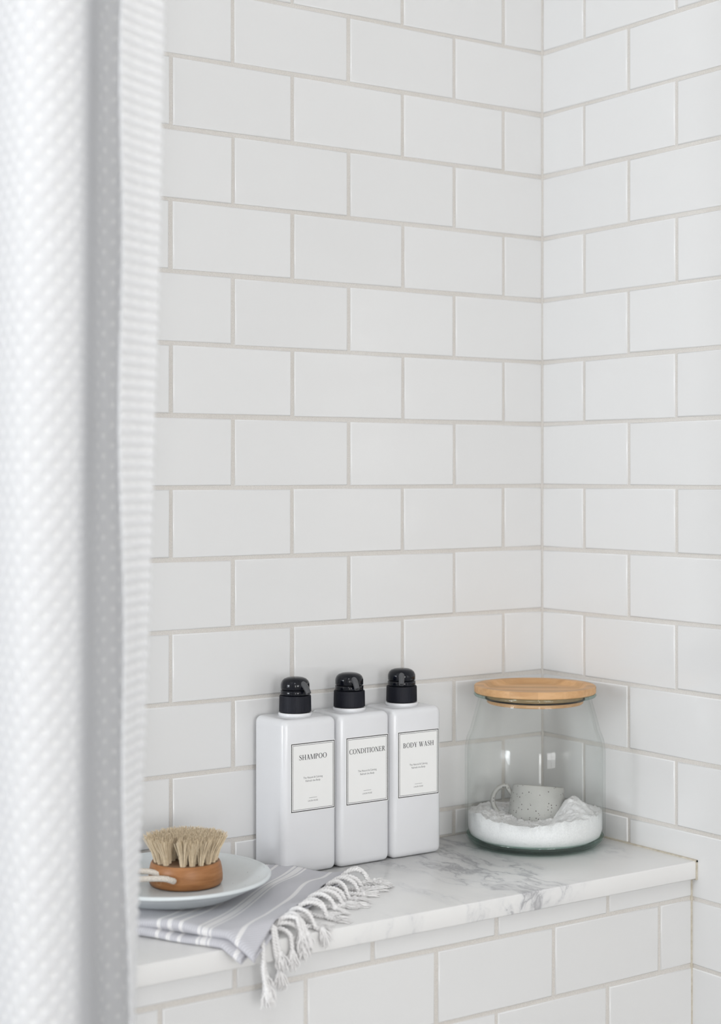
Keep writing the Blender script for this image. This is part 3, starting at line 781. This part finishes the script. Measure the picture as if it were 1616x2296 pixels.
# ------------------------------------------------------------------ brush
BC = Vector((-.5710, -.1036, PC.z + .0052)); BRr = .0376
brush = empty('scrub_brush', BC); tag(brush, 'round wooden scrub brush with pale bristles on the blue plate', 'brush')
WH = .0238
m = MB(); m.lathe([(0, 0), (.0335, 0), (.0362, .0012), (.0376, .0040), (.0378, .0090), (.0370, .0160), (.0358, .0215), (.0345, WH), (.0335, WH)], 80)
wb = link('wooden_base', sharp(m.me('wooden_base'), 50), T['wood'], brush)
m = MB(); m.lathe([(.0336, WH), (.030, WH + .0003), (0, WH + .0003)], 60)
link('top_face', m.me('top_face'), T['woodtop'], wb)
toc = Vector((CAM.x - BC.x, CAM.y - BC.y, 0)).normalized(); tor = Vector((-toc.y, toc.x, 0))   # towards camera / image right
rb = random.Random(11)
def tuft(px, py, name='bristle_tuft'):
    base = Vector((px, py, WH)); rr = math.hypot(px, py)
    out = Vector((px, py, 0)); 
    m = MB()
    for h in range(105):
        an = rb.uniform(0, 2 * PI); q = math.sqrt(rb.random())
        o0 = Vector((math.cos(an), math.sin(an), 0)) * q * .0026
        fl = Vector((math.cos(an), math.sin(an), 0)) * q * (.0060 if rr > .02 else .0052) + out * .185 + Vector((rb.gauss(0, .0007), rb.gauss(0, .0007), 0))
        H = .0262 - .05 * max(0, rr - .024) + rb.uniform(-.0016, .0012)
        P = [base + o0 + Vector((0, 0, -.001)), base + o0 + fl * .30 + Vector((0, 0, H * .45)), base + o0 + fl + Vector((0, 0, H))]
        m.tube(P, [.00030, .00030, .00022], 3, cap=False)
    link(name, m.me('bristle_tuft'), T['bristle'], brush)
gap = toc * .92 - tor * .30; ga = math.atan2(gap.y, gap.x)
for rad, cnt, off in ((.0295, 20, .1), (.0215, 14, .3), (.0135, 9, .0), (.0055, 4, .4)):
    for i in range(cnt):
        t = 2 * PI * (i + off) / cnt
        dv = abs((t - ga + PI) % (2 * PI) - PI)
        if rad > .012 and dv < .0055 / rad + (.04 if rad < .02 else 0): continue
        tuft(rad * math.cos(t), rad * math.sin(t))
# cord loop: out of a hole on the camera side, off to the left and back
def on_side(ang_right, z, r=.0374):
    d = toc * math.cos(ang_right) + tor * math.sin(ang_right); return d * r + Vector((0, 0, z))
s0 = on_side(-.36, .0105, .0360)
pts = [s0 - toc * .004, s0 + toc * .0042 + Vector((0, 0, .0014)), s0 + toc * .0062 - tor * .008 + Vector((0, 0, .0042)), s0 + toc * .003 - tor * .024 + Vector((0, 0, .0040)),
       s0 - toc * .003 - tor * .045 + Vector((0, 0, .0020)), s0 - toc * .014 - tor * .058 + Vector((0, 0, .0020)), s0 - toc * .026 - tor * .050 + Vector((0, 0, .0045)),
       s0 - toc * .018 - tor * .026 + Vector((0, 0, .0065)), s0 - toc * .010 - tor * .013 + Vector((0, 0, .0050))]
def catmull(P, n):
    P = [Vector(p) for p in P]; P = [P[0] * 2 - P[1]] + P + [P[-1] * 2 - P[-2]]; out = []
    for i in range(1, len(P) - 2):
        for k in range(n):
            t = k / n
            out.append(.5 * ((2 * P[i]) + (-P[i - 1] + P[i + 1]) * t + (2 * P[i - 1] - 5 * P[i] + 4 * P[i + 1] - P[i + 2]) * t * t + (-P[i - 1] + 3 * P[i] - 3 * P[i + 1] + P[i + 2]) * t ** 3))
    out.append(P[-2]); return out
cp = catmull(pts, 24)
m = MB(); acc = 0.0
cum = [0.0]
for i in range(1, len(cp)): cum.append(cum[-1] + (cp[i] - cp[i - 1]).length)
for dirn in (1, -1):
    for ph in range(4):
        Q = []
        for i, c in enumerate(cp):
            t = (cp[min(i + 1, len(cp) - 1)] - cp[max(i - 1, 0)]).normalized(); s = t.cross(Vector((0, 0, 1))).normalized(); u = s.cross(t)
            an = dirn * cum[i] / .0085 * 2 * PI + ph * PI / 2
            Q.append(c + (s * math.cos(an) + u * math.sin(an)) * .0021)
        m.tube(Q, .00105, 5)
m.tube(cp, .0021, 8)
link('hanging_cord', m.me('hanging_cord'), T['rope'], brush)
m = MB(); c0 = -.80
ringp = [on_side(c0 + .075 * math.cos(t), .0085 + .0026 * math.sin(t), .0378) for t in np.linspace(0, 2 * PI, 25)]
m.tube(ringp, .00018, 5); ringp = [on_side(c0 + .10 * math.cos(t), .0085 + .0036 * math.sin(t), .0378) for t in np.linspace(0, 2 * PI, 25)]
m.tube(ringp, .00018, 5)
link('engraved_mark', m.me('engraved_mark'), T['mark'], wb)

# ------------------------------------------------------------------ shower curtain
FWD = Vector((math.sin(YAW), math.cos(YAW), 0)); RGT = Vector((math.cos(YAW), -math.sin(YAW), 0))
CC = Vector((-.825, -.470, 0))            # near the last fold of the curtain
cr0 = (CC - Vector((CAM.x, CAM.y, 0))).dot(RGT); cw0 = (CC - Vector((CAM.x, CAM.y, 0))).dot(FWD)
# plan of the folds (metres): along the rod (x' to the right), depth; each at top / middle / bottom of the view
def pp(w, *px): return [((q - 808) / 3724.1 * w - cr0, w - cw0) for q in px]
PLAN = [pp(1.250, 373, 345, 303), pp(1.240, 350, 325, 302), pp(1.222, 312, 300, 300), pp(1.206, 283, 279, 294), pp(1.203, 275, 272, 290), pp(1.218, 274, 271, 289),
        pp(1.258, 282, 279, 292), pp(1.325, 284, 280, 292), pp(1.352, 262, 257, 268), pp(1.340, 224, 216, 224), pp(1.270, 208, 197, 197), pp(1.215, 196, 186, 180), pp(1.196, 170, 160, 152), pp(1.186, 110, 100, 92),
        pp(1.190, 50, 42, 36), pp(1.215, 0, -5, -12), pp(1.250, -40, -40, -46), pp(1.255, -85, -85, -90), pp(1.215, -120, -120, -124), pp(1.190, -175, -175, -180), pp(1.195, -235, -235, -240), pp(1.240, -280, -280, -285), pp(1.260, -330, -330, -335)]
def curtain():
    zt, zb = ZO + .97, .12; dz = .0016; du = .0015
    nz_ = int((zt - zb) / dz)
    ctl = np.array(PLAN)                    # (n,3,2)
    def spline(A, n):
        V = [Vector((*p, 0)) for p in A]; return np.array([(q.x, q.y) for q in catmull(V, n)])
    lev = [spline(ctl[:, i, :], 40) for i in range(3)]
    seg = np.hypot(*np.diff(lev[1], axis=0).T); cum = np.r_[0, np.cumsum(seg)]
    nu = int(cum[-1] / du); uu = np.linspace(0, cum[-1], nu)
    ev = [np.c_[np.interp(uu, cum, l[:, 0]), np.interp(uu, cum, l[:, 1])] for l in lev]
    zs = np.linspace(zt, zb, nz_)
    ztop, zmid, zbot = ZO + .36, ZO - .03, ZO - .41
    t = np.clip((ztop - zs) / (ztop - zbot), -.12, 1.15)[:, None, None]
    A, B, C = ev[0][None], ev[1][None], ev[2][None]
    P = A * (2 * (t - .5) * (t - 1)) + B * (4 * t * (1 - t)) + C * (2 * t * (t - .5))
    wob = .0016 * np.sin(zs * 23)[:, None] * np.exp(-((uu - .09) / .06) ** 2)[None]
    P[:, :, 0] += wob
    T_ = np.gradient(P, axis=1); T_ /= np.linalg.norm(T_, axis=2, keepdims=True)
    nrm = np.stack([T_[:, :, 1], -T_[:, :, 0]], axis=2)
    if nrm[nz_ // 2, nu // 2, 1] > 0: nrm = -nrm       # towards the camera
    cu = np.cos(2 * np.pi * uu / .0148)[None]; cz = np.cos(2 * np.pi * zs / .0166)[:, None]
    h = np.clip(cu * cz, 0, 1) ** 1.6 * .0014 + np.clip(-cu * cz, 0, 1) * -.0003
    hz_ = np.clip((.056 - uu) / .008, 0, 1)[None]                 # ribbed hem
    rib = (.5 + .5 * np.cos(2 * np.pi * zs / .0084))[:, None] ** 1.4 * (.8 + .2 * cu)
    h = h * (1 - hz_) + rib * .0019 * hz_
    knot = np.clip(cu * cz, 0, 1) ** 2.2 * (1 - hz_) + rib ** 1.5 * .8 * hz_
    hem = np.clip(1 - uu / .004, 0, 1)[None] * .0006
    P = P + nrm * (h + hem)[:, :, None]
    X = P[:, :, 0]; W = P[:, :, 1]
    V = np.zeros((nz_, nu, 3), dtype=np.float32)
    V[:, :, 0] = RGT.x * X + FWD.x * W; V[:, :, 1] = RGT.y * X + FWD.y * W; V[:, :, 2] = zs[:, None]
    idx = np.arange(nz_ * nu).reshape(nz_, nu)
    F = np.stack([idx[:-1, :-1], idx[1:, :-1], idx[1:, 1:], idx[:-1, 1:]], axis=2).reshape(-1, 4)
    me = bpy.data.meshes.new('curtain_cloth')
    me.vertices.add(nz_ * nu); me.vertices.foreach_set('co', V.ravel())
    me.loops.add(F.size); me.loops.foreach_set('vertex_index', F.ravel().astype(np.int32))
    me.polygons.add(len(F)); me.polygons.foreach_set('loop_start', np.arange(0, F.size, 4, dtype=np.int32))
    me.update(calc_edges=True); me.polygons.foreach_set('use_smooth', [True] * len(F)); me.validate()
    at = me.attributes.new('knot', 'FLOAT', 'POINT'); at.data.foreach_set('value', knot.astype(np.float32).ravel())
    at = me.attributes.new('hem', 'FLOAT', 'POINT'); at.data.foreach_set('value', np.repeat(np.clip((.062 - uu) / .006, 0, 1)[None], nz_, 0).astype(np.float32).ravel())
    return me, zt
cur = empty('shower_curtain', (CC.x, CC.y, 0)); tag(cur, 'white waffle weave shower curtain hanging in soft folds', 'curtain')
cme, ctop = curtain()
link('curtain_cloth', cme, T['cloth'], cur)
RODZ = ctop + .035
m = MB(); m.tube([(RX0 + .001, -.47, RODZ), (-.001, -.47, RODZ)], .0125, 20)
rod = link('curtain_rod', m.me('curtain_rod'), T['metal']); tag(rod, 'straight metal curtain rod above the picture', 'rod')
for i in range(5):
    m = MB(); m.tube([(.021 * math.cos(t) * .05, .024 * math.cos(t), .024 * math.sin(t)) for t in np.linspace(0, 2 * PI, 25)], .0016, 6)
    link('curtain_ring', m.me('curtain_ring'), T['metal'], cur, (-.02 - .085 * i, 0, RODZ - .0094))
